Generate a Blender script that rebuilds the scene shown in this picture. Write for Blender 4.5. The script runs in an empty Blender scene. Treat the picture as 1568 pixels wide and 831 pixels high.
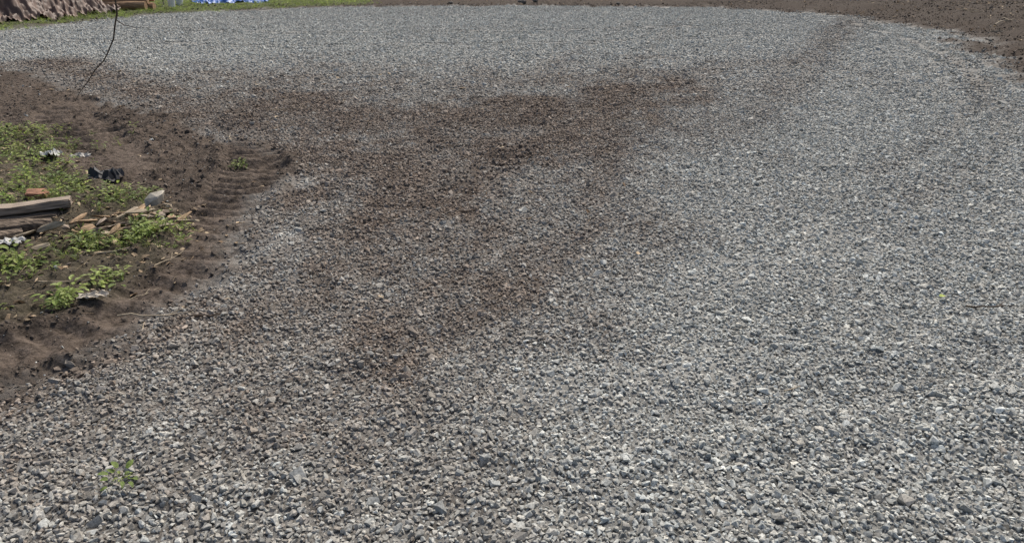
import bpy, bmesh, math, numpy as np
from mathutils import Vector, Matrix
rng=np.random.default_rng(7)
H=1.6
# plan of the yard, metres
W=dict(
soil_left=[(-15.95,14.44),(-10.6,13.92),(-8.63,12.71),(-6.78,11.21),(-4.62,8.94),(-3.04,7.46),(-2.22,6.74),(-1.72,5.89),(-1.81,5.2),(-1.65,4.48),(-1.56,3.92),(-1.58,3.55),(-1.68,3.22),(-1.78,2.87),(-1.9,2.64),(-2.02,2.46),(-2.4,2.05),(-3.85,1.9),(-12,1.9)],
weeds=[(-10.32,7.78),(-6.27,7.96),(-5.35,7.62),(-4.68,7.3),(-3.93,6.42),(-3.2,5.45),(-2.54,5.12),(-2.14,4.54),(-1.94,3.97),(-1.98,3.64),(-1.98,3.31),(-2.28,3.15),(-2.38,3.02),(-2.76,2.73),(-4.44,2.53),(-9,2.6)],
gravel=[(-15.2,15),(-12.9,19.3),(-11.8,25.1),(-7,29.2),(.4,30),(7.6,28.8),(10.7,24.5),(10.35,18.2),(8.7,13.6),(7.1,10.15),(7.4,8.5),(8,6),(9,3),(9,-6),(-9,-6),(-14,4),(-22,10)],
fgrass=[(-20,15),(-12.9,19.3),(-11.8,25.3),(-7.1,29.7),(-5.8,31.5),(-8,45),(-40,50),(-40,15)],
br1=[(-4.9,8.9),(-4.6,10.2),(-2.77,9.6),(-1.3,9.1),(-.53,9.6),(.63,9.6),(1.6,10.4),(2.4,10.8),(2.2,9.2),(1.6,7.78),(.8,6.74),(.25,6.15),(-.1,5.37),(-.2,4.74),(-.36,4.54),(-.78,4.48),(-1.04,4.13),(-1.35,4.74),(-1.5,5.37),(-1.88,6.37),(-3,7.46)],
br2=[(-1.35,4.74),(-.11,4.74),(.78,5.04),(.92,4.48),(.67,3.92),(.33,3.47),(.05,2.97),(-.22,2.53),(-.39,2.18),(-.52,1.9),(-.61,1.69),(-.75,1.5),(-.73,1.97),(-.71,2.34),(-.93,2.53),(-1.27,2.73),(-1.56,3.1),(-1.36,3.64)],
br3_shade=[(-6.35,11.55),(-3,13),(0,11.6),(2.58,12.9),(4.3,12.55),(2.34,7.78),(1.21,6.15),(.93,4.36),(.59,3.38),(.09,2.43),(-.28,1.69),(-.4,1),(-3,1),(-2.4,2.2),(-2.06,2.53),(-1.56,3.24),(-1.63,4.48),(-1.76,5.93),(-3.16,7.78)],
streak=[(10.75,24.2),(4.85,12.55),(2.78,8.55),(1.9,7.15)],
dust1=[(.17,2.53),(.48,2.63),(.83,2.73)],dust2=[(1.15,3.73),(1.57,3.92),(2.05,4.36)],dust3=[(-1.8,5.37),(-1.68,5.55)],dust4=[(-1.54,3.64),(-1.44,4.2),(-1.42,4.36)],
T1=[(-5.3,9.0),(-5.05,8.23),(-4.07,7.02),(-3.26,5.9)],T2=[(-2.15,6.0),(-2.05,5.2),(-1.92,4.5),(-1.78,3.95)],T3=[(-.55,8.1),(-.72,6.6),(-.33,5.4)],
T4=[(-1.9,3.3),(-1.75,3.64)],T5=[(-2.3,2.75),(-1.9,3.1)],T6=[(.6,9.4),(-.15,5.9)],T8=[(-3.6,9.0),(-2.6,7.2),(-2.15,6.0)],
T7=[(8.1,14.3),(7.1,11.6),(6.1,9.4),(5.4,8.0),(4.6,6.8),(3.7,5.8),(2.9,5.1)])
LANES=[W['T7'],[(9.4,21),(8.6,16.4),(7.7,13.3),(6.6,10.6),(5.4,8.6),(4.1,7.0),(3.0,5.9)],[(6,26),(3,16),(1.5,10.5)],[(4.6,26),(1.7,16),(.2,11)],[(6,4.6),(4.4,3.6),(2.9,3.0),(1.6,2.6),(.2,2.3)],[(1.2,9),(.9,6.5),(.5,4.6),(-.1,3.2),(-1,2.2)],[(-11,17),(-5,15.5),(1,16),(6,18)],[(-11,20),(-5,18.5),(1,19),(7,21)]]

def hsh(i,j,s):
    n=(i*374761393+j*668265263+s*974634777)&0xFFFFFFFF
    n=((n^(n>>13))*1274126177)&0xFFFFFFFF
    return ((n^(n>>16))&0xFFFF)/65535.0
def vn(x,y,s=0):
    xi=np.floor(x).astype(np.int64); yi=np.floor(y).astype(np.int64)
    fx=x-xi; fy=y-yi; fx=fx*fx*(3-2*fx); fy=fy*fy*(3-2*fy)
    a=hsh(xi,yi,s);b=hsh(xi+1,yi,s);c=hsh(xi,yi+1,s);d=hsh(xi+1,yi+1,s)
    return (a*(1-fx)+b*fx)*(1-fy)+(c*(1-fx)+d*fx)*fy
def fbm(x,y,o=4,s=0):
    r=0;a=.5;t=0
    for k in range(o):
        r=r+a*vn(x,y,s+k*17);t+=a;x=x*2.03+5.1;y=y*2.03+1.7;a*=.5
    return r/t*2-1
def ss(a,b,x):
    t=np.clip((x-a)/(b-a),0,1);return t*t*(3-2*t)
def dist_line(x,y,pl,closed=False):
    d=np.full(x.shape,1e9);L=np.zeros(x.shape);acc=0
    n=len(pl);m=n if closed else n-1
    for i in range(m):
        ax,ay=pl[i];bx,by=pl[(i+1)%n];vx,vy=bx-ax,by-ay;l2=vx*vx+vy*vy+1e-9
        t=np.clip(((x-ax)*vx+(y-ay)*vy)/l2,0,1)
        q=np.hypot(x-ax-t*vx,y-ay-t*vy)
        w=q<d;d=np.where(w,q,d);L=np.where(w,acc+t*math.sqrt(l2),L);acc+=math.sqrt(l2)
    return d,L
def sdp(x,y,pl):
    d,_=dist_line(x,y,pl,True);ins=np.zeros(x.shape,bool);n=len(pl)
    for i in range(n):
        ax,ay=pl[i];bx,by=pl[(i+1)%n]
        if ay==by: continue
        c=((ay>y)!=(by>y))&(x<(bx-ax)*(y-ay)/(by-ay)+ax);ins^=c
    return np.where(ins,d,-d)
def fields(x,y):
    n1=fbm(x*1.6,y*1.1,4,3);n2=fbm(x*7,y*5,3,9);n3=fbm(x*.5,y*.35,3,21);n4=fbm(x*.9,y*.7,3,33)
    sc=np.clip(y/8,.3,2)
    wob=(n1*.3+n2*.16)*sc
    soil=ss(-.22,.2,sdp(x,y,W['soil_left'])+wob*1.0)
    out=ss(-.5,.4,-sdp(x,y,W['gravel'])+wob*1.6)
    weed=ss(-.1,.15,sdp(x,y,W['weeds'])+wob*.4)
    far=np.clip(y/6,.6,2.4)
    d=.5*ss(-.9,.7,(sdp(x,y,W['br3_shade'])+wob*1.8+n4*.7*sc)/far)  # light brown soil tint; at near left it also paints shade onto the gravel
    d=np.maximum(d,.72*ss(-.6,.45,sdp(x,y,W['br2'])+wob*1.1))
    d=np.maximum(d,.92*ss(-.95,.55,(sdp(x,y,W['br1'])+wob*1.3+n4*.35)/np.clip(far,.8,1.5)))
    st,_=dist_line(x,y,W['streak']);d=np.maximum(d,.42*ss(.8,.1,st+wob*.3))
    st,_=dist_line(x,y,[(-8,13),(-5,10),(-3.2,8),(-2,6.2),(-1.6,5.2)]);d=np.maximum(d,.85*ss(1.2,.1,st+wob*.8))
    st,_=dist_line(x,y,[(-1.6,5.2),(-1.45,4.2),(-1.6,3.3),(-2,2.5),(-2.6,1.9)]);d=np.maximum(d,.72*ss(.6,.05,st+wob*.6))
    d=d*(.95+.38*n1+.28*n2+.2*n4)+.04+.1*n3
    dust=np.zeros(x.shape)
    for k,w,s in(('dust1',.13,.5),('dust2',.25,.35),('dust3',.1,.7),('dust4',.03,.65)):
        q,_=dist_line(x,y,W[k]);dust=np.maximum(dust,s*ss(w+.17,w-.12,q+wob*.8))
    lane=np.zeros(x.shape);lz=np.zeros(x.shape)
    for k,pl in enumerate(LANES):
        q,L=dist_line(x,y,pl);q=np.abs(q+.05*n1)
        amp=.28 if k==4 else .5
        lane=lane+amp*2*np.exp(-(q/.17)**2)*(.8+.5*n4);lz=lz+amp*(-.035*np.exp(-(q/.13)**2)+.028*np.exp(-((q-.25)/.09)**2))
        if k<2:
            sw=(L+.3*q)/.17;sw=sw-np.floor(sw);lz=lz+.009*np.exp(-(q/.16)**4)*(np.abs(sw-.5)*4-1)
    d=d+lane*.17*(1-.6*(y<5))
    d=d*(1-.6*dust)
    soilA=np.maximum(soil,out)
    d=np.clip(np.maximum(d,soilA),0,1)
    tr=np.zeros(x.shape);trm=np.zeros(x.shape)
    for k,w,a,per in(('T1',.3,.095,.27),('T2',.22,.07,.155),('T3',.24,.04,.18),('T4',.15,.04,.13),('T5',.15,.04,.13),('T6',.22,.038,.19),('T8',.22,.065,.2)):
        q,L=dist_line(x,y,W[k])
        m=ss(w+.04,w-.03,q+n2*.05)
        saw=(L+.35*q)/per+n1*.3+n2*.08;saw=saw-np.floor(saw)
        tr=tr+m*a*(np.where(saw<.6,saw/.6,(1-saw)/.4)-.75)*np.clip(.7+.8*n1+.5*n4,.15,1.2)+.03*np.exp(-((q-w-.08)/.05)**2)*soil
        trm=np.maximum(trm,m)
    rough=fbm(x*9,y*9,4,50);fine=fbm(x*34,y*34,2,60)
    near=np.clip(1.5-y/20,0.3,1)
    z=.03*n3*near+.025*n1*near*(1-soilA)+.018*rough*(1-soilA)+tr+lz*(1-soilA)
    z=z+soilA*(1-.65*trm)*(.05*rough+.014*fine+.03*n1)+weed*(.05+.03*n1)+.09*out*rough+.35*out*ss(.3,4,-sdp(x,y,W['gravel']))*np.clip((x-4)/6,0,1)
    damp=np.clip(.75*out+.3*soil*(1+1.5*n4)-.7*trm*soil,0,1)
    return dict(d=d,soil=soilA,weed=weed,dust=dust,out=out,z=z,n1=n1,n2=n2,trm=trm,damp=damp)
def gz(x,y):
    return float(fields(np.array([x],float),np.array([y],float))['z'][0])

# ---------- materials
def newmat(n):
    m=bpy.data.materials.new(n);m.use_nodes=True;nt=m.node_tree
    return m,nt,nt.nodes['Principled BSDF']
def N(nt,t,**k):
    n=nt.nodes.new(t)
    for a,b in k.items(): setattr(n,a,b)
    return n
def simple(n,col,rough=.8,var=.3,scale=8,bump=.4,bd=.005,spec=.3,stretch=None):
    m,nt,b=newmat(n);L=nt.links
    tc=N(nt,'ShaderNodeTexCoord');mp=N(nt,'ShaderNodeMapping');L.new(tc.outputs['Object'],mp.inputs[0])
    if stretch: mp.inputs['Scale'].default_value=stretch
    no=N(nt,'ShaderNodeTexNoise');no.inputs['Scale'].default_value=scale;no.inputs['Detail'].default_value=6;L.new(mp.outputs[0],no.inputs[0])
    r=N(nt,'ShaderNodeValToRGB');r.color_ramp.elements[0].position=.35;r.color_ramp.elements[1].position=.65
    r.color_ramp.elements[0].color=[c*(1-var) for c in col]+[1];r.color_ramp.elements[1].color=[min(1,c*(1+var)) for c in col]+[1]
    L.new(no.outputs[0],r.inputs[0]);L.new(r.outputs[0],b.inputs['Base Color'])
    bu=N(nt,'ShaderNodeBump');bu.inputs['Strength'].default_value=bump;bu.inputs['Distance'].default_value=bd
    L.new(no.outputs[0],bu.inputs['Height']);L.new(bu.outputs[0],b.inputs['Normal'])
    b.inputs['Roughness'].default_value=rough;b.inputs['Specular IOR Level'].default_value=spec
    return m
def inst_mat(n,rough=.85,transl=0,spec=.25):
    m,nt,b=newmat(n);L=nt.links
    at=N(nt,'ShaderNodeAttribute',attribute_type='INSTANCER',attribute_name='scol')
    ge=N(nt,'ShaderNodeNewGeometry');no=N(nt,'ShaderNodeTexNoise');no.inputs['Scale'].default_value=160;no.inputs['Detail'].default_value=2
    L.new(ge.outputs['Position'],no.inputs[0])
    mr=N(nt,'ShaderNodeMapRange');mr.inputs[1].default_value=.3;mr.inputs[2].default_value=.7;mr.inputs[3].default_value=.65;mr.inputs[4].default_value=1.35
    L.new(no.outputs[0],mr.inputs[0])
    mu=N(nt,'ShaderNodeVectorMath',operation='SCALE');L.new(at.outputs['Vector'],mu.inputs[0]);L.new(mr.outputs[0],mu.inputs['Scale'])
    L.new(mu.outputs[0],b.inputs['Base Color']);b.inputs['Roughness'].default_value=rough;b.inputs['Specular IOR Level'].default_value=spec
    if transl:
        tr=N(nt,'ShaderNodeBsdfTranslucent');L.new(mu.outputs[0],tr.inputs[0]);mx=N(nt,'ShaderNodeMixShader');mx.inputs[0].default_value=transl
        o=nt.nodes['Material Output'];L.new(b.outputs[0],mx.inputs[1]);L.new(tr.outputs[0],mx.inputs[2]);L.new(mx.outputs[0],o.inputs[0])
    return m
def ground_mat():
    m,nt,b=newmat('ground');L=nt.links
    at=N(nt,'ShaderNodeAttribute',attribute_name='mask');sp=N(nt,'ShaderNodeSeparateColor');L.new(at.outputs['Color'],sp.inputs[0])
    ge=N(nt,'ShaderNodeNewGeometry')
    vo=N(nt,'ShaderNodeTexVoronoi');vo.inputs['Scale'].default_value=38;L.new(ge.outputs['Position'],vo.inputs['Vector'])
    sx=N(nt,'ShaderNodeSeparateColor');L.new(vo.outputs['Color'],sx.inputs[0])
    r=N(nt,'ShaderNodeValToRGB');r.color_ramp.elements[0].color=(.1,.1,.094,1);r.color_ramp.elements[1].color=(.36,.36,.34,1);L.new(sx.outputs[0],r.inputs[0])
    no=N(nt,'ShaderNodeTexNoise');no.inputs['Scale'].default_value=22;no.inputs['Detail'].default_value=9;no.inputs['Roughness'].default_value=.75;L.new(ge.outputs['Position'],no.inputs[0])
    r2=N(nt,'ShaderNodeValToRGB');r2.color_ramp.elements[0].position=.38;r2.color_ramp.elements[1].position=.64
    r2.color_ramp.elements[0].color=(.05,.039,.03,1);r2.color_ramp.elements[1].color=(.17,.135,.11,1);L.new(no.outputs[0],r2.inputs[0])
    da=N(nt,'ShaderNodeAttribute',attribute_name='damp');dk=N(nt,'ShaderNodeMath',operation='MULTIPLY_ADD');L.new(da.outputs['Fac'],dk.inputs[0]);dk.inputs[1].default_value=-.6;dk.inputs[2].default_value=1
    ds=N(nt,'ShaderNodeVectorMath',operation='SCALE');L.new(r2.outputs[0],ds.inputs[0]);L.new(dk.outputs[0],ds.inputs['Scale'])
    dm=N(nt,'ShaderNodeMix',data_type='RGBA');dm.inputs[7].default_value=(.34,.335,.31,1);L.new(sp.outputs[2],dm.inputs[0]);L.new(r.outputs[0],dm.inputs[6])
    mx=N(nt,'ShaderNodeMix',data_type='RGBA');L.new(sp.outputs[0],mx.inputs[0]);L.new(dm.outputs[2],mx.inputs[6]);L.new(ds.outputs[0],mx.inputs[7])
    gm=N(nt,'ShaderNodeMix',data_type='RGBA');gm.inputs[7].default_value=(.09,.12,.035,1);gf=N(nt,'ShaderNodeMath',operation='MULTIPLY');L.new(sp.outputs[1],gf.inputs[0]);L.new(no.outputs[0],gf.inputs[1])
    L.new(gf.outputs[0],gm.inputs[0]);L.new(mx.outputs[2],gm.inputs[6]);L.new(gm.outputs[2],b.inputs['Base Color'])
    b1=N(nt,'ShaderNodeBump');b1.inputs['Strength'].default_value=1;b1.inputs['Distance'].default_value=.02;L.new(no.outputs[0],b1.inputs['Height'])
    b2=N(nt,'ShaderNodeBump');b2.inputs['Strength'].default_value=.6;b2.inputs['Distance'].default_value=.01;b2.invert=True;L.new(vo.outputs['Distance'],b2.inputs['Height']);L.new(b1.outputs[0],b2.inputs['Normal'])
    L.new(b2.outputs[0],b.inputs['Normal']);b.inputs['Roughness'].default_value=.95;b.inputs['Specular IOR Level'].default_value=.1
    return m
# ---------- ground
def axis(a,b,step,lo,hi,g=1.06):
    c=list(np.arange(a,b,step));s=step;v=c[-1]
    while v<hi: s*=g;v+=s;c.append(v)
    s=step;v=c[0]
    while v>lo: s*=g;v-=s;c.insert(0,v)
    return np.array(c)
xs=axis(-5.4,2.6,.022,-300,300,1.05);ys=axis(1.5,9.2,.018,-60,400,1.03)
X,Y=np.meshgrid(xs,ys);fx=fields(X.ravel(),Y.ravel())
nx,ny=len(xs),len(ys)
me=bpy.data.meshes.new('ground');me.vertices.add(nx*ny)
me.vertices.foreach_set('co',np.stack([X.ravel(),Y.ravel(),fx['z']],1).astype(np.float32).ravel())
i=np.arange(ny-1)[:,None]*nx+np.arange(nx-1)[None,:]
q=np.stack([i,i+1,i+nx+1,i+nx],-1).reshape(-1,4).astype(np.int32)
me.loops.add(q.size);me.polygons.add(len(q));me.loops.foreach_set('vertex_index',q.ravel());me.polygons.foreach_set('loop_start',np.arange(0,q.size,4,dtype=np.int32));me.update(calc_edges=True)
me.polygons.foreach_set('use_smooth',np.ones(len(q),bool))
ca=me.color_attributes.new('mask','FLOAT_COLOR','POINT')
fg=ss(-.3,.3,sdp(X.ravel(),Y.ravel(),W['fgrass']))
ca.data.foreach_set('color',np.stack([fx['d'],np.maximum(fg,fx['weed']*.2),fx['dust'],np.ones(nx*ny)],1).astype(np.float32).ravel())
me.attributes.new('damp','FLOAT','POINT').data.foreach_set('value',fx['damp'].astype(np.float32))
me.materials.append(ground_mat())
go=bpy.data.objects.new('ground',me);bpy.context.collection.objects.link(go)

# ---------- scatter
def coll(name,meshes,mat):
    c=bpy.data.collections.new(name)
    for k,m in enumerate(meshes):
        m.materials.append(mat);o=bpy.data.objects.new(f'{name}_{k:02d}',m);c.objects.link(o)
    return c
def scatter(name,pos,rot,sc,col,n,c):
    m=bpy.data.meshes.new(name);k=len(pos);m.vertices.add(k);m.vertices.foreach_set('co',pos.astype(np.float32).ravel())
    for nm,a in(('rot',rot),('scl',sc),('scol',col)):
        t=m.attributes.new(nm,'FLOAT_VECTOR','POINT');t.data.foreach_set('vector',a.astype(np.float32).ravel())
    t=m.attributes.new('idx','INT','POINT');t.data.foreach_set('value',rng.integers(0,n,k).astype(np.int32))
    o=bpy.data.objects.new(name,m);bpy.context.collection.objects.link(o)
    g=bpy.data.node_groups.new(name,'GeometryNodeTree')
    g.interface.new_socket('Geometry',in_out='INPUT',socket_type='NodeSocketGeometry');g.interface.new_socket('Geometry',in_out='OUTPUT',socket_type='NodeSocketGeometry')
    gi=g.nodes.new('NodeGroupInput');o2=g.nodes.new('NodeGroupOutput');ip=g.nodes.new('GeometryNodeInstanceOnPoints');ci=g.nodes.new('GeometryNodeCollectionInfo')
    ci.inputs['Collection'].default_value=c;ci.inputs['Separate Children'].default_value=True;ci.inputs['Reset Children'].default_value=True
    def na(nm,ty):
        a=g.nodes.new('GeometryNodeInputNamedAttribute');a.data_type=ty;a.inputs['Name'].default_value=nm;return a.outputs['Attribute']
    L=g.links;L.new(gi.outputs[0],ip.inputs['Points']);L.new(ci.outputs[0],ip.inputs['Instance']);ip.inputs['Pick Instance'].default_value=True
    L.new(na('idx','INT'),ip.inputs['Instance Index']);L.new(na('rot','FLOAT_VECTOR'),ip.inputs['Rotation']);L.new(na('scl','FLOAT_VECTOR'),ip.inputs['Scale'])
    L.new(ip.outputs[0],o2.inputs[0]);md=o.modifiers.new('scatter','NODES');md.node_group=g
    return o
def stone(k):
    r=np.random.default_rng(100+k);bm=bmesh.new()
    for _ in range(11):
        v=r.normal(size=3);v/=np.linalg.norm(v);v=np.sign(v)*np.abs(v)**.7
        bm.verts.new((v[0]*.55,v[1]*.55*r.uniform(.55,.95),v[2]*.34))
    bmesh.ops.convex_hull(bm,input=bm.verts)
    bmesh.ops.delete(bm,geom=[v for v in bm.verts if not v.link_faces],context='VERTS')
    m=bpy.data.meshes.new(f'gravel_stone_{k}');bm.to_mesh(m);bm.free();return m
stones=coll('gravel_stone',[stone(k) for k in range(14)],inst_mat('crushed_stone'))
P=[];S=[]
for y0,y1,s,f,lo,hi in((.6,6.4,.0148,1.0,-1,4.2),(2.8,12.5,.0225,1.27,4.2,9.6),(6.6,31,.048,1.9,9.6,99)):
    hw=.72*y1+.9
    gx,gy=np.meshgrid(np.arange(-hw,hw,s),np.arange(y0,y1,s));gx=gx.ravel();gy=gy.ravel()
    k=np.abs(gx)<.72*gy+.9;gx=gx[k];gy=gy[k]
    gx=gx+rng.uniform(-.55,.55,gx.size)*s;gy=gy+rng.uniform(-.55,.55,gx.size)*s
    e=gy-1.2*rng.standard_normal(gx.size)*np.where(gy>8,1.2,.7)
    k=(e>lo)&(e<=hi)
    gx=gx[k];gy=gy[k];P.append(np.stack([gx,gy],1));S.append(np.full(gx.size,f))
P=np.concatenate(P);S=np.concatenate(S);fd=fields(P[:,0],P[:,1]);n=len(P)
soil=np.clip(fd['soil']+rng.normal(0,.2,n)*(fd['soil']>.02)*(fd['soil']<.98),0,1)
keep=rng.random(n)<(1-.5*soil)*(1-.5*fd['dust'])*(1-.6*fd['weed'])*(1-.85*fd['trm']*soil)*(1-.3*fd['trm'])
u=rng.random(n)
size=.0172*np.exp(rng.normal(0,.33,n))*S
size=np.where(soil>.5,size*np.where(u<.92,.3+.4*rng.random(n),1.2),size)
g=.375*np.exp(rng.normal(0,.23,n));g=np.where(rng.random(n)<.015,.58,g);g=np.clip(g,.1,.62)
tint=rng.normal(0,.02,n)
grey=np.stack([g*(.985+tint),g*(1.0),g*(.93-tint)],1)
br=np.exp(rng.normal(0,.26,n))[:,None]*np.array([.172,.138,.11])
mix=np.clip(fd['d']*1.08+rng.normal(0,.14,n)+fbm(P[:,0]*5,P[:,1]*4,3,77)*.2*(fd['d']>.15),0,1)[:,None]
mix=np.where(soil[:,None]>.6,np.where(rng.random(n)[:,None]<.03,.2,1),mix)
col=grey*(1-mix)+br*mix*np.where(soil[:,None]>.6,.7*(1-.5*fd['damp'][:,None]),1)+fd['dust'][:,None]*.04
pos=np.stack([P[:,0],P[:,1],fd['z']+rng.uniform(-.003,.006,n)*np.where(soil>.5,.3,1)],1)
rot=np.stack([rng.normal(0,.42,n),rng.normal(0,.42,n),rng.uniform(0,6.28,n)],1)
sc=np.stack([size,size,size*rng.uniform(.8,1.35,n)],1)
scatter('gravel',pos[keep],rot[keep],sc[keep],col[keep],14,stones)

# ---------- plants
def leafstrip(V,Fc,base,d,up,L,wd,seg=3,curl=.6,round_=True):
    side=d.cross(up).normalized();p=base.copy();dd=d.copy();st=len(V)
    for s in range(seg+1):
        t=s/seg
        w=wd*(math.sin(math.pi*(.12+.86*t))**.7 if round_ else (1-t)**.7+.03)*.5
        V.append(p-side*w+up*w*.3);V.append(p.copy());V.append(p+side*w+up*w*.3)
        dd=(dd-Vector((0,0,1))*curl/seg).normalized();p=p+dd*(L/seg)
    for s in range(seg):
        a=st+s*3
        Fc+=[(a,a+1,a+4,a+3),(a+1,a+2,a+5,a+4)]
def mk(name,V,Fc,mat=None):
    m=bpy.data.meshes.new(name);m.from_pydata([tuple(v) for v in V],[],Fc);m.update()
    if mat: m.materials.append(mat)
    return m
def weed(k):
    r=np.random.default_rng(500+k);V=[];Fc=[]
    for _ in range(int(r.integers(7,14))):
        a=r.uniform(0,6.28);e=r.uniform(.2,1.25);d=Vector((math.cos(a)*math.cos(e),math.sin(a)*math.cos(e),math.sin(e)))
        sl=r.uniform(.015,.075);b=d*sl
        leafstrip(V,Fc,Vector((0,0,-.01)),d,Vector((0,0,1)),sl+.012,.0022,1,0,False)
        d2=Vector((d.x,d.y,d.z*.4)).normalized()
        leafstrip(V,Fc,b,d2,(Vector((0,0,1))-d2*d2.z).normalized(),r.uniform(.018,.042),r.uniform(.012,.022),4,.7)
    return mk(f'weed_{k}',V,Fc)
def tuft(k):
    r=np.random.default_rng(700+k);V=[];Fc=[]
    for _ in range(14):
        a=r.uniform(0,6.28);e=r.uniform(.7,1.45);d=Vector((math.cos(a)*math.cos(e),math.sin(a)*math.cos(e),math.sin(e)))
        leafstrip(V,Fc,Vector((r.normal()*.012,r.normal()*.012,-.01)),d,Vector((-math.sin(a)*.1,0,1)).normalized(),r.uniform(.05,.14),r.uniform(.003,.006),4,.9,False)
    return mk(f'tuft_{k}',V,Fc)
leafm=inst_mat('green_leaf',.55,.45,.35)
wc=coll('weed_plant',[weed(k) for k in range(8)],leafm)
tc_=coll('grass_tuft',[tuft(k) for k in range(6)],inst_mat('grass_blade',.6,.4,.3))
def green(n):
    t=rng.random(n)[:,None];v=np.exp(rng.normal(0,.3,n))[:,None]
    return v*(np.array([.12,.18,.04])*(1-t)+np.array([.28,.33,.09])*t)
C=[(-4.62,6.87,.6,90),(-4.2,6.15,.4,45),(-5.3,7,.5,70),(-3.26,5.12,.33,48),(-2.76,4.97,.2,20),(-3.75,5.37,.4,36),(-2.24,4.23,.17,30),(-2.58,4.13,.2,20),(-2.4,4.45,.2,12),(-2.73,3.73,.16,22),(-2.25,3.33,.08,18),(-2.18,3.62,.08,9),(-2.29,6.04,.05,4),(-4.6,5.2,.7,70),(-3.2,4.7,.3,12),(-2.5,3.9,.35,12),(-1.31,1.96,.02,2),(-2.55,3.15,.2,7),(-2.9,3.3,.2,6)]
pp=[];
for x,y,r,k in C:
    pp.append(np.stack([x+rng.normal(0,r*.6,k),y+rng.normal(0,r*.6,k)],1))
pp=np.concatenate(pp);z=fields(pp[:,0],pp[:,1])['z'];k=len(pp)
s=rng.uniform(.4,1.3,k)
scatter('weeds',np.column_stack([pp,z]),np.column_stack([rng.normal(0,.15,k),rng.normal(0,.15,k),rng.uniform(0,6.28,k)]),np.column_stack([s,s,s]),green(k),8,wc)
# grass tufts: weed bed + far verge
k=200;j=rng.integers(0,9,k);cc=np.array([c[:3] for c in C])[j]
a=np.column_stack([cc[:,0]+rng.normal(0,1,k)*cc[:,2]*.6,cc[:,1]+rng.normal(0,1,k)*cc[:,2]*.6])
b=np.column_stack([rng.uniform(-24,-5,22000),rng.uniform(15,38,22000)])
b=b[(sdp(b[:,0],b[:,1],W['fgrass'])+.7*fbm(b[:,0]*1.5,b[:,1]*1.5,3,5)>rng.uniform(-.5,.4,len(b)))&(b[:,0]>-.75*b[:,1]-2)]
pp=np.concatenate([a,b]);k=len(pp);z=fields(pp[:,0],pp[:,1])['z'];s=np.concatenate([rng.uniform(.4,1,len(a)),rng.uniform(.6,1.5,len(b))])
gc=green(k);gc[len(a):]*=1.15
scatter('grass',np.column_stack([pp,z]),np.column_stack([rng.normal(0,.15,k),rng.normal(0,.15,k),rng.uniform(0,6.28,k)]),np.column_stack([s,s,s]),gc,6,tc_)
# litter: dead leaves, chips, straw
def chip(k):
    r=np.random.default_rng(900+k);V=[];Fc=[]
    if k<3: leafstrip(V,Fc,Vector((-.025,0,0)),Vector((1,0,.25)).normalized(),Vector((0,0,1)),.05,.028,4,.9)
    elif k<6:
        L=r.uniform(.04,.1);leafstrip(V,Fc,Vector((-L/2,0,.002)),Vector((1,r.normal()*.2,.12)).normalized(),Vector((0,0,1)),L,.004,4,.3,False)
    else:
        bm=bmesh.new();
        for _ in range(12): bm.verts.new((r.uniform(-.03,.03),r.uniform(-.009,.009),r.uniform(-.004,.006)))
        bmesh.ops.convex_hull(bm,input=bm.verts);bmesh.ops.delete(bm,geom=[v for v in bm.verts if not v.link_faces],context='VERTS')
        m=bpy.data.meshes.new(f'chip_{k}');bm.to_mesh(m);bm.free();return m
    return mk(f'chip_{k}',V,Fc)
lc=coll('litter_piece',[chip(k) for k in range(9)],inst_mat('dead_litter',.8,.15,.2))
A=[np.column_stack([rng.uniform(-6,-1.9,3000),rng.uniform(2.7,7.8,3000)])]
A[0]=A[0][sdp(A[0][:,0],A[0][:,1],W['weeds'])>-.05]
A.append(np.column_stack([-2.45+rng.normal(0,.25,360),4.35+rng.normal(0,.25,360)]))
A.append(np.column_stack([rng.uniform(-3,1.5,130),rng.uniform(3,12,130)]))
A.append(np.column_stack([rng.uniform(-7,-1.7,220),rng.uniform(3,12,220)]))
f=np.column_stack([rng.uniform(5,20,9000),rng.uniform(10,34,9000)]);sd_=-sdp(f[:,0],f[:,1],W['gravel'])
f=f[(sd_>-.2)&(rng.random(len(f))<np.clip((f[:,0]-8)/7,.03,1))];A.append(f)
f=np.column_stack([rng.uniform(-6,10,700),rng.uniform(29,37,700)]);A.append(f)
pp=np.concatenate(A);k=len(pp);z=fields(pp[:,0],pp[:,1])['z']+.006
s=rng.uniform(.4,1.2,k)*np.where(pp[:,1]>10,1.9,1);v=np.exp(rng.normal(0,.4,k))[:,None]
t=rng.random(k)[:,None];lcol=v*(np.array([.13,.085,.05])*(1-t)+np.array([.38,.30,.2])*t)
scatter('leaf_litter',np.column_stack([pp,z]),np.column_stack([rng.normal(0,.25,k),rng.normal(0,.25,k),rng.uniform(0,6.28,k)]),np.column_stack([s,s,s]),lcol,9,lc)

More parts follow.
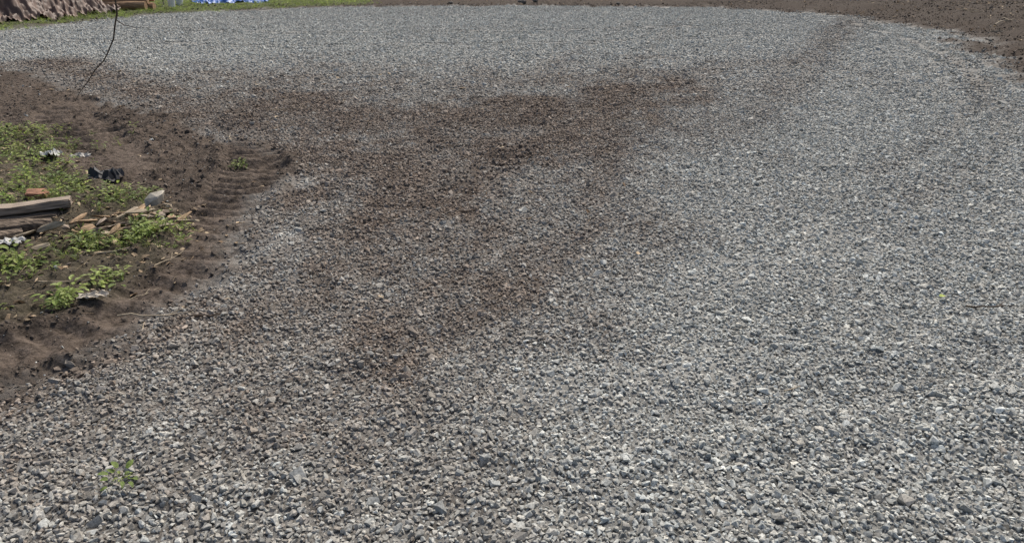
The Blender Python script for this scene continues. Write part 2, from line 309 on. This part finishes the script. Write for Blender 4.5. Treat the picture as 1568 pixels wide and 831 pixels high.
# ---------- single objects
def link(name,m,parent=None,loc=(0,0,0),rot=(0,0,0)):
    o=bpy.data.objects.new(name,m);bpy.context.collection.objects.link(o);o.location=loc;o.rotation_euler=rot
    if parent: o.parent=parent
    return o
def tube(pts,rad,sides=8,cap=True,jit=0,seed=0):
    r=np.random.default_rng(seed);V=[];Fc=[];pts=[Vector(p) for p in pts];n=len(pts)
    for i_,p in enumerate(pts):
        d=(pts[min(i_+1,n-1)]-pts[max(i_-1,0)]).normalized();a=d.cross(Vector((.13,.21,1))).normalized();b=d.cross(a)
        for s in range(sides):
            t=6.2832*s/sides;q=rad[i_]*(1+jit*r.normal());V.append(p+a*math.cos(t)*q+b*math.sin(t)*q)
    for i_ in range(n-1):
        for s in range(sides):
            Fc.append((i_*sides+s,i_*sides+(s+1)%sides,(i_+1)*sides+(s+1)%sides,(i_+1)*sides+s))
    if cap: Fc+=[tuple(range(sides))[::-1],tuple((n-1)*sides+s for s in range(sides))]
    return V,Fc
def merge(parts):
    V=[];Fc=[]
    for v,f in parts:
        o=len(V);V+=v;Fc+=[tuple(i_+o for i_ in q_) for q_ in f]
    return V,Fc
barkm=simple('twig_bark',(.07,.05,.035),.85,.4,60)
palem=simple('pale_dry_wood',(.33,.27,.19),.8,.35,20,.5,.004,stretch=(1,6,6))
greyw=simple('weathered_timber',(.26,.21,.165),.85,.5,7,.9,.008,stretch=(1,14,14))
darkw=simple('rotten_log_bark',(.15,.115,.085),.9,.6,14,1,.01,stretch=(1,5,5))
# dangling dead twig with its off-shoot, from an overhead bough
parts=[tube([(-1.477,2.5,1.163),(-1.452,2.5,1.196),(-1.425,2.5,1.222),(-1.385,2.5,1.268),(-1.352,2.5,1.295),(-1.335,2.5,1.318),(-1.305,2.5,1.364),(-1.29,2.5,1.41),(-1.276,2.5,1.445),(-1.272,2.5,1.5),(-1.25,2.5,1.7),(-1.3,2.52,2.0),(-1.38,2.55,2.3),(-1.4,2.6,2.6)],[.0008,.0011,.0014,.0018,.002,.002,.0024,.0026,.0028,.003,.004,.006,.009,.012],7),
 tube([(-1.285,2.5,1.425),(-1.262,2.5,1.408),(-1.235,2.5,1.403),(-1.222,2.5,1.396)],[.0018,.0015,.0012,.0008],6),
 tube([(-1.274,2.5,1.46),(-1.25,2.5,1.468),(-1.205,2.5,1.462)],[.0016,.0012,.0008],6),
 tube([(-1.34,2.5,1.313),(-1.352,2.5,1.335),(-1.356,2.5,1.35)],[.0013,.001,.0006],6),
 tube([(-1.42,2.5,1.228),(-1.40,2.5,1.222),(-1.392,2.5,1.21)],[.001,.0008,.0005],6)]
link('hanging_twig',mk('hanging_twig',*merge(parts),barkm))
def plank(name,a,b,w,h,z0,mat,seed,roll=0):
    a=Vector(a);b=Vector(b);L=(b-a).length;bm=bmesh.new()
    nx_=14;bmesh.ops.create_cube(bm,size=1);bmesh.ops.scale(bm,vec=(L,w,h),verts=bm.verts)
    bmesh.ops.subdivide_edges(bm,edges=[e for e in bm.edges if abs(e.verts[0].co.x-e.verts[1].co.x)>.01],cuts=nx_)
    bmesh.ops.bevel(bm,geom=[e for e in bm.edges if len(e.link_faces)==2 and e.calc_face_angle()>.5],offset=.006,segments=2,affect='EDGES')
    r=np.random.default_rng(seed);ph=r.uniform(0,6,3)
    for v in bm.verts:
        v.co.z+=.004*math.sin(v.co.x*9+ph[0])+r.normal()*.002;v.co.y+=.005*math.sin(v.co.x*5+ph[1])+r.normal()*.002
        if abs(v.co.x)>L/2-.02: v.co.x+=r.normal()*.01
    m=bpy.data.meshes.new(name);bm.to_mesh(m);bm.free();m.materials.append(mat)
    c=(a+b)/2;d=b-a
    return link(name,m,None,(c.x,c.y,z0),(roll,-math.asin((b.z-a.z)/L),math.atan2(d.y,d.x)))
zb=gz(-3.3,4.55)
plank('wooden_plank',(-2.97,4.72,.02),(-4.5,4.02,.0),.16,.05,zb+.09,greyw,1,.08)
plank('wooden_plank',(-3.0,4.63,.0),(-4.6,3.9,.0),.13,.05,zb+.035,darkw,2,-.1)
V,Fc=tube([(-2.9,4.36,0),(-3.02,4.3,.005),(-3.2,4.2,.0),(-3.5,4.03,.01),(-3.9,3.85,0)],[.035,.05,.055,.06,.06],14,True,.05,4)
link('log',mk('log',V,Fc,darkw),None,(0,0,gz(-3.0,4.3)+.035))
V,Fc=tube([(-2.95,4.15,0),(-3.1,4.02,.0),(-3.4,3.8,.02)],[.03,.045,.05],12,True,.07,6)
link('log',mk('log',V,Fc,darkw),None,(0,0,gz(-3.0,4.1)+.025))
def splinter(L,w,h,seed):
    r=np.random.default_rng(seed);bm=bmesh.new()
    for _ in range(26):
        t=r.uniform(-1,1);k_=1-abs(t)**3*.6;bm.verts.new((t*L/2,r.uniform(-1,1)*w/2*k_,r.uniform(-1,1)*h/2*k_))
    bmesh.ops.convex_hull(bm,input=bm.verts);bmesh.ops.delete(bm,geom=[v for v in bm.verts if not v.link_faces],context='VERTS')
    m=bpy.data.meshes.new('bark');bm.to_mesh(m);bm.free();return m
par=bpy.data.objects.new('split_wood_pile',None);bpy.context.collection.objects.link(par)
ochre=simple('split_wood',(.29,.2,.12),.85,.55,16,.9,.006,stretch=(1,8,8))
r=np.random.default_rng(33)
for k in range(52):
    x=-2.5+r.normal()*.21;y=4.42+(x+2.5)*.5+r.normal()*.12
    m=splinter(r.uniform(.05,.28),r.uniform(.02,.07),r.uniform(.012,.03),k);m.materials.append([ochre,greyw,darkw,ochre,palem][k%5])
    link(f'splinter_{k}',m,par,(x,y,gz(x,y)+.015+.04*r.random()),(r.normal()*.4,r.normal()*.22,.75+r.normal()*.6))
m=splinter(.19,.11,.08,91);m.materials.append(simple('pale_broken_wood',(.42,.38,.31),.8,.3,15));link('wood_chunk',m,None,(-2.49,4.88,gz(-2.49,4.88)+.05),(.3,-.5,.9))
# broken bricks lying in the weeds
brickm=simple('red_brick',(.27,.14,.09),.9,.4,18,.8,.005)
for k,(x,y,L,an) in enumerate([(-3.35,4.98,.15,.4),(-4.7,5.95,.14,1.2),(-3.2,4.12,.12,2.1),(-2.75,3.52,.08,.7)]):
    bm=bmesh.new();bmesh.ops.create_cube(bm,size=1);bmesh.ops.scale(bm,vec=(L,.1,.06),verts=bm.verts)
    bmesh.ops.subdivide_edges(bm,edges=bm.edges[:],cuts=3,use_grid_fill=True);bmesh.ops.bevel(bm,geom=[e for e in bm.edges if e.calc_face_angle(0)>.5],offset=.005,segments=2,affect='EDGES')
    rr=np.random.default_rng(k+60)
    for v in bm.verts:
        c=v.co;c+=Vector(rr.normal(size=3))*.0016
        if c.x>L*.3: c.x-=.025*abs(math.sin(c.y*40+k))+.4*abs(c.z)
    m=bpy.data.meshes.new('brick');bm.to_mesh(m);bm.free();m.materials.append(brickm);link('broken_brick',m,None,(x,y,gz(x,y)+.02),(.15,.1,an))
# crumpled litter
def crumple(name,x,y,L,w,h,col,seed,spec=.3,rz=0):
    bm=bmesh.new();bmesh.ops.create_grid(bm,x_segments=12,y_segments=9,size=.5)
    r=np.random.default_rng(seed)
    ph=r.uniform(0,9,2)
    for v in bm.verts:
        px,py=v.co.x,v.co.y;nn=float(fbm(np.array([px*5+ph[0]]),np.array([py*5+ph[1]]),3,seed)[0])
        v.co=Vector((px*L*(1+.3*nn),py*w*(1+.35*nn),h*(abs(nn)*1.2+.4*(1-4*px*px)*(1-4*py*py))))
    m=bpy.data.meshes.new(name);bm.to_mesh(m);bm.free();m.materials.append(simple(name+'_mat',col,.6,.15,20,.2,.003,spec))
    return link(name,m,None,(x,y,gz(x,y)+.012),(0,0,rz))
crumple('paper_scrap',-3.93,6.15,.14,.12,.06,(.5,.5,.46),1)
crumple('paper_scrap',-3.86,6.42,.16,.1,.045,(.42,.4,.36),2,rz=.4)
crumple('plastic_scrap',-2.08,3.3,.13,.06,.03,(.42,.37,.3),3,rz=.3)
crumple('black_plastic_bag',-3.17,5.52,.26,.2,.1,(.018,.018,.02),5,.5,rz=.3)
crumple('paper_scrap',-2.95,4.02,.14,.08,.03,(.48,.47,.44),12)
# sticks
def stick(x,y,L,ang,r0,mat,seed,lift=.01):
    rr=np.random.default_rng(seed);pts=[];
    for t in np.linspace(-.5,.5,7):
        pts.append((t*L,rr.normal()*.018*L,abs(t)*lift+rr.normal()*.01*L))
    parts=[tube(pts,[r0*(1-.6*(k_/6)) for k_ in range(7)],7,True,.08,seed)]
    parts.append(tube([pts[4],(pts[4][0]+.12*L,.1*L,.03*L),(pts[4][0]+.2*L,.16*L,.03*L)],[r0*.5,r0*.4,r0*.2],5))
    link('stick',mk('stick',*merge(parts),mat),None,(x,y,gz(x,y)+.014),(0,0,ang))
for k,a in enumerate([(1.13,2.53,.09,.5,.0035,palem),(2.42,3.33,.26,.05,.005,barkm),(-1.72,3.03,.14,1.9,.004,palem),(-1.47,3.2,.16,.1,.007,barkm),(-1.72,3.17,.36,.06,.005,palem),(1.35,7.9,.6,.02,.004,palem),(-2.8,7.2,.3,1.9,.006,palem),(-2.6,8.6,.5,.3,.005,palem),(-2.3,4.05,.4,.5,.006,palem),(-2.0,3.9,.3,1.2,.004,palem),(-2.7,3.5,.4,.2,.005,barkm),(-3.4,6.0,.5,2.5,.006,palem),(-.3,4.8,.12,.4,.006,barkm),(12.5,19.5,1.6,.8,.02,palem),(13.5,21.5,1.9,2.3,.02,palem),(11.5,16.5,1.2,.2,.014,palem),(12,18,1.3,-.4,.015,palem),(-2.9,5.2,.4,.9,.006,palem),(9.6,14.3,.9,.7,.012,barkm),(-2.35,3.55,.35,.1,.004,palem),(-2.6,3.1,.3,.6,.004,palem),(-3.0,3.8,.4,-.3,.005,palem),(-1.95,3.45,.25,.9,.003,palem)]):
    stick(*a,seed=k)
V=[];Fc=[];leafstrip(V,Fc,Vector((-.025,0,.015)),Vector((1,0,.2)).normalized(),Vector((0,0,1)),.05,.03,5,.6)
link('fallen_leaf',mk('fallen_leaf',V,Fc,simple('yellow_leaf',(.3,.36,.06),.6,.1)),None,(2.23,3.43,gz(2.23,3.43)+.012),(0,0,.5))
# tarp covered pile
def tarp(name,a,b,depth,h,mat,seed,nu=170,nv=70,foldx=2.5,amp=.16):
    a=np.array(a,float);b=np.array(b,float);L=np.linalg.norm(b-a);e=(b-a)/L;nrm=np.array([-e[1],e[0]])
    U,Vv=np.meshgrid(np.linspace(0,L,nu),np.linspace(0,depth,nv));U=U.ravel();Vv=Vv.ravel()
    ed=.3*fbm(U*1.3,U*0+1,3,seed);
    prof=ss(-.05,.9,Vv)*ss(-.1,.7,U)*ss(L+.1,L-.7,U)*ss(depth+.05,depth-.7,Vv)
    rid=1-np.abs(fbm(U*foldx*.7+Vv*1.2,Vv*.8-U*.3,3,seed+1))*3
    rid2=1-np.abs(fbm(U*foldx*2.0-Vv*2.5,Vv*3,3,seed+5))*2.5
    Z=prof*h*(.8+.3*fbm(U*.6,Vv*.6,2,seed+2))+amp*rid*(.25+.75*prof)+amp*.5*rid2+.02
    PX_=a[0]+e[0]*U+nrm[0]*(Vv+ed*(1-Vv/depth));PY=a[1]+e[1]*U+nrm[1]*(Vv+ed*(1-Vv/depth))
    Z=np.maximum(Z,.015)+fields(PX_,PY)['z']
    i=np.arange(nv-1)[:,None]*nu+np.arange(nu-1)[None,:]
    q=np.stack([i,i+1,i+nu+1,i+nu],-1).reshape(-1,4)
    m=bpy.data.meshes.new(name);m.from_pydata(np.column_stack([PX_,PY,Z]).tolist(),[],q.tolist());m.update()
    m.polygons.foreach_set('use_smooth',np.ones(len(q),bool));m.materials.append(mat);return link(name,m)
tarp('brown_tarp',(-14.8,17.0),(-12.75,25.6),3,.85,simple('brown_tarp_cloth',(.12,.075,.056),.6,.3,3,.3,.02,.4),11,260,110,2.6,.22)
tarp('blue_tarp',(-12.2,30.6),(-10.1,32.3),1.4,.22,simple('blue_tarp_plastic',(.025,.12,.42),.45,.25,4,.2,.01,.5),31,70,40,3,.12)
# stacked logs behind the tarp
par=bpy.data.objects.new('log_stack',None);bpy.context.collection.objects.link(par)
lw=simple('cut_log',(.3,.19,.11),.85,.35,6,.5,.01,stretch=(1,8,8))
for k,(x,y,z,rr) in enumerate([(-13.3,26.6,.14,.14),(-13.2,26.95,.15,.15),(-13.3,26.75,.4,.13),(-13.35,27.3,.13,.13),(-13.25,27.1,.4,.13)]):
    V,Fc=tube([(-.7,0,0),(-.2,.01,0),(.3,0,.01),(.75,.02,0)],[rr,rr*.98,rr*.96,rr*.93],16,True,.03,k)
    link(f'log_{k}',mk('log_part',V,Fc,lw),par,(x,y,z+gz(x,y)),(0,0,.05*k))
# folding garden chair
par=bpy.data.objects.new('garden_chair',None);bpy.context.collection.objects.link(par);par.location=(-13.2,28.8,gz(-13.2,28.8));par.rotation_euler=(0,0,.5)
met=simple('dark_chair_frame',(.03,.03,.035),.4,.1);clo=simple('green_chair_canvas',(.05,.12,.09),.8,.2)
fr=[tube([(sx*.27,-.25,0),(sx*.26,.22,.45),(sx*.25,.3,.95)],[.016]*3,8) for sx in(-1,1)]+[tube([(sx*.27,.28,0),(sx*.26,-.24,.45)],[.016]*2,8) for sx in(-1,1)]+[tube([(-.27,yy,.02),(.27,yy,.02)],[.014]*2,8) for yy in(-.25,.28)]+[tube([(sx*.3,-.26,.62),(sx*.3,.28,.66)],[.018]*2,8) for sx in(-1,1)]+[tube([(sx*.27,-.24,.45),(sx*.3,-.24,.62)],[.012]*2,8) for sx in(-1,1)]
link('frame',mk('chair_frame',*merge(fr),met),par)
V=[];Fc=[]
prof=[(-.25,.45),(-.1,.42),(.1,.41),(.23,.46),(.27,.7),(.3,.95)]
for yy,zz in prof: V+=[(-.25,yy,zz),(0,yy-.01,zz-.03),(.25,yy,zz)]
for k in range(5): a=k*3;Fc+=[(a,a+1,a+4,a+3),(a+1,a+2,a+5,a+4)]
link('seat',mk('chair_seat',V,Fc,clo),par)
# white bucket
V=[];Fc=[];S_=20;pr=[(.11,0),(.125,.15),(.14,.3),(.147,.3),(.147,.32),(.135,.32),(.12,.15),(.1,.01)]
for rr,zz in pr:
    for s in range(S_): V.append((rr*math.cos(6.2832*s/S_),rr*math.sin(6.2832*s/S_),zz))
for k in range(len(pr)-1):
    for s in range(S_): Fc.append((k*S_+s,k*S_+(s+1)%S_,(k+1)*S_+(s+1)%S_,(k+1)*S_+s))
Fc.append(tuple(range(S_))[::-1]);Fc.append(tuple((len(pr)-1)*S_+s for s in range(S_)))
wm=simple('white_plastic',(.75,.75,.72),.4,.05)
for x,y in((-12.35,28.2),(-12.9,30.2)): link('white_bucket',mk('white_bucket',V,Fc,wm),None,(x,y,gz(x,y)))
# dark boulders at the far edge
for k,(x,y,s) in enumerate([(.4,31.6,.35),(.95,31.8,.25),(-2.5,32,.2),(4.2,30.8,.18)]):
    bm=bmesh.new();bmesh.ops.create_icosphere(bm,subdivisions=3,radius=.5);r=np.random.default_rng(k)
    for v in bm.verts:
        c=v.co;v.co=c*(1+.35*float(fbm(np.array([c.x*3+k*5+c.z]),np.array([c.y*3+c.z*2]),3,k)[0]))
        v.co.z*=.6
    m=bpy.data.meshes.new('rock');bm.to_mesh(m);bm.free();m.materials.append(simple('rock_mat',(.1,.09,.08),.9,.3,6))
    o=link('rock',m,None,(x,y,gz(x,y)+.05));o.scale=(s,s,s)

# ---------- camera, light
cam=bpy.data.cameras.new('camera');co=bpy.data.objects.new('camera',cam);bpy.context.collection.objects.link(co)
cam.lens=25.7;cam.sensor_width=36;co.location=(0,0,H);co.rotation_euler=(math.radians(67),0,0);cam.clip_end=1000;cam.clip_start=.05
bpy.context.scene.camera=co
az,el=math.radians(18),math.radians(50)
sd=Vector((math.sin(az)*math.cos(el),math.cos(az)*math.cos(el),math.sin(el)))
sl=bpy.data.lights.new('sun','SUN');sl.energy=4.3;sl.angle=math.radians(16);sl.color=(1,.94,.85);so=bpy.data.objects.new('sun',sl);so.rotation_euler=sd.to_track_quat('Z','Y').to_euler();bpy.context.collection.objects.link(so)
w=bpy.data.worlds.new('World');bpy.context.scene.world=w;w.use_nodes=True;bg=w.node_tree.nodes['Background']
sk=w.node_tree.nodes.new('ShaderNodeTexSky');sk.sky_type='NISHITA';sk.sun_disc=False;sk.sun_elevation=el;sk.sun_rotation=az;sk.dust_density=4;w.node_tree.links.new(sk.outputs[0],bg.inputs[0]);bg.inputs[1].default_value=.135
vs=bpy.context.scene.view_settings;vs.view_transform='Standard';vs.look='None';vs.exposure=0
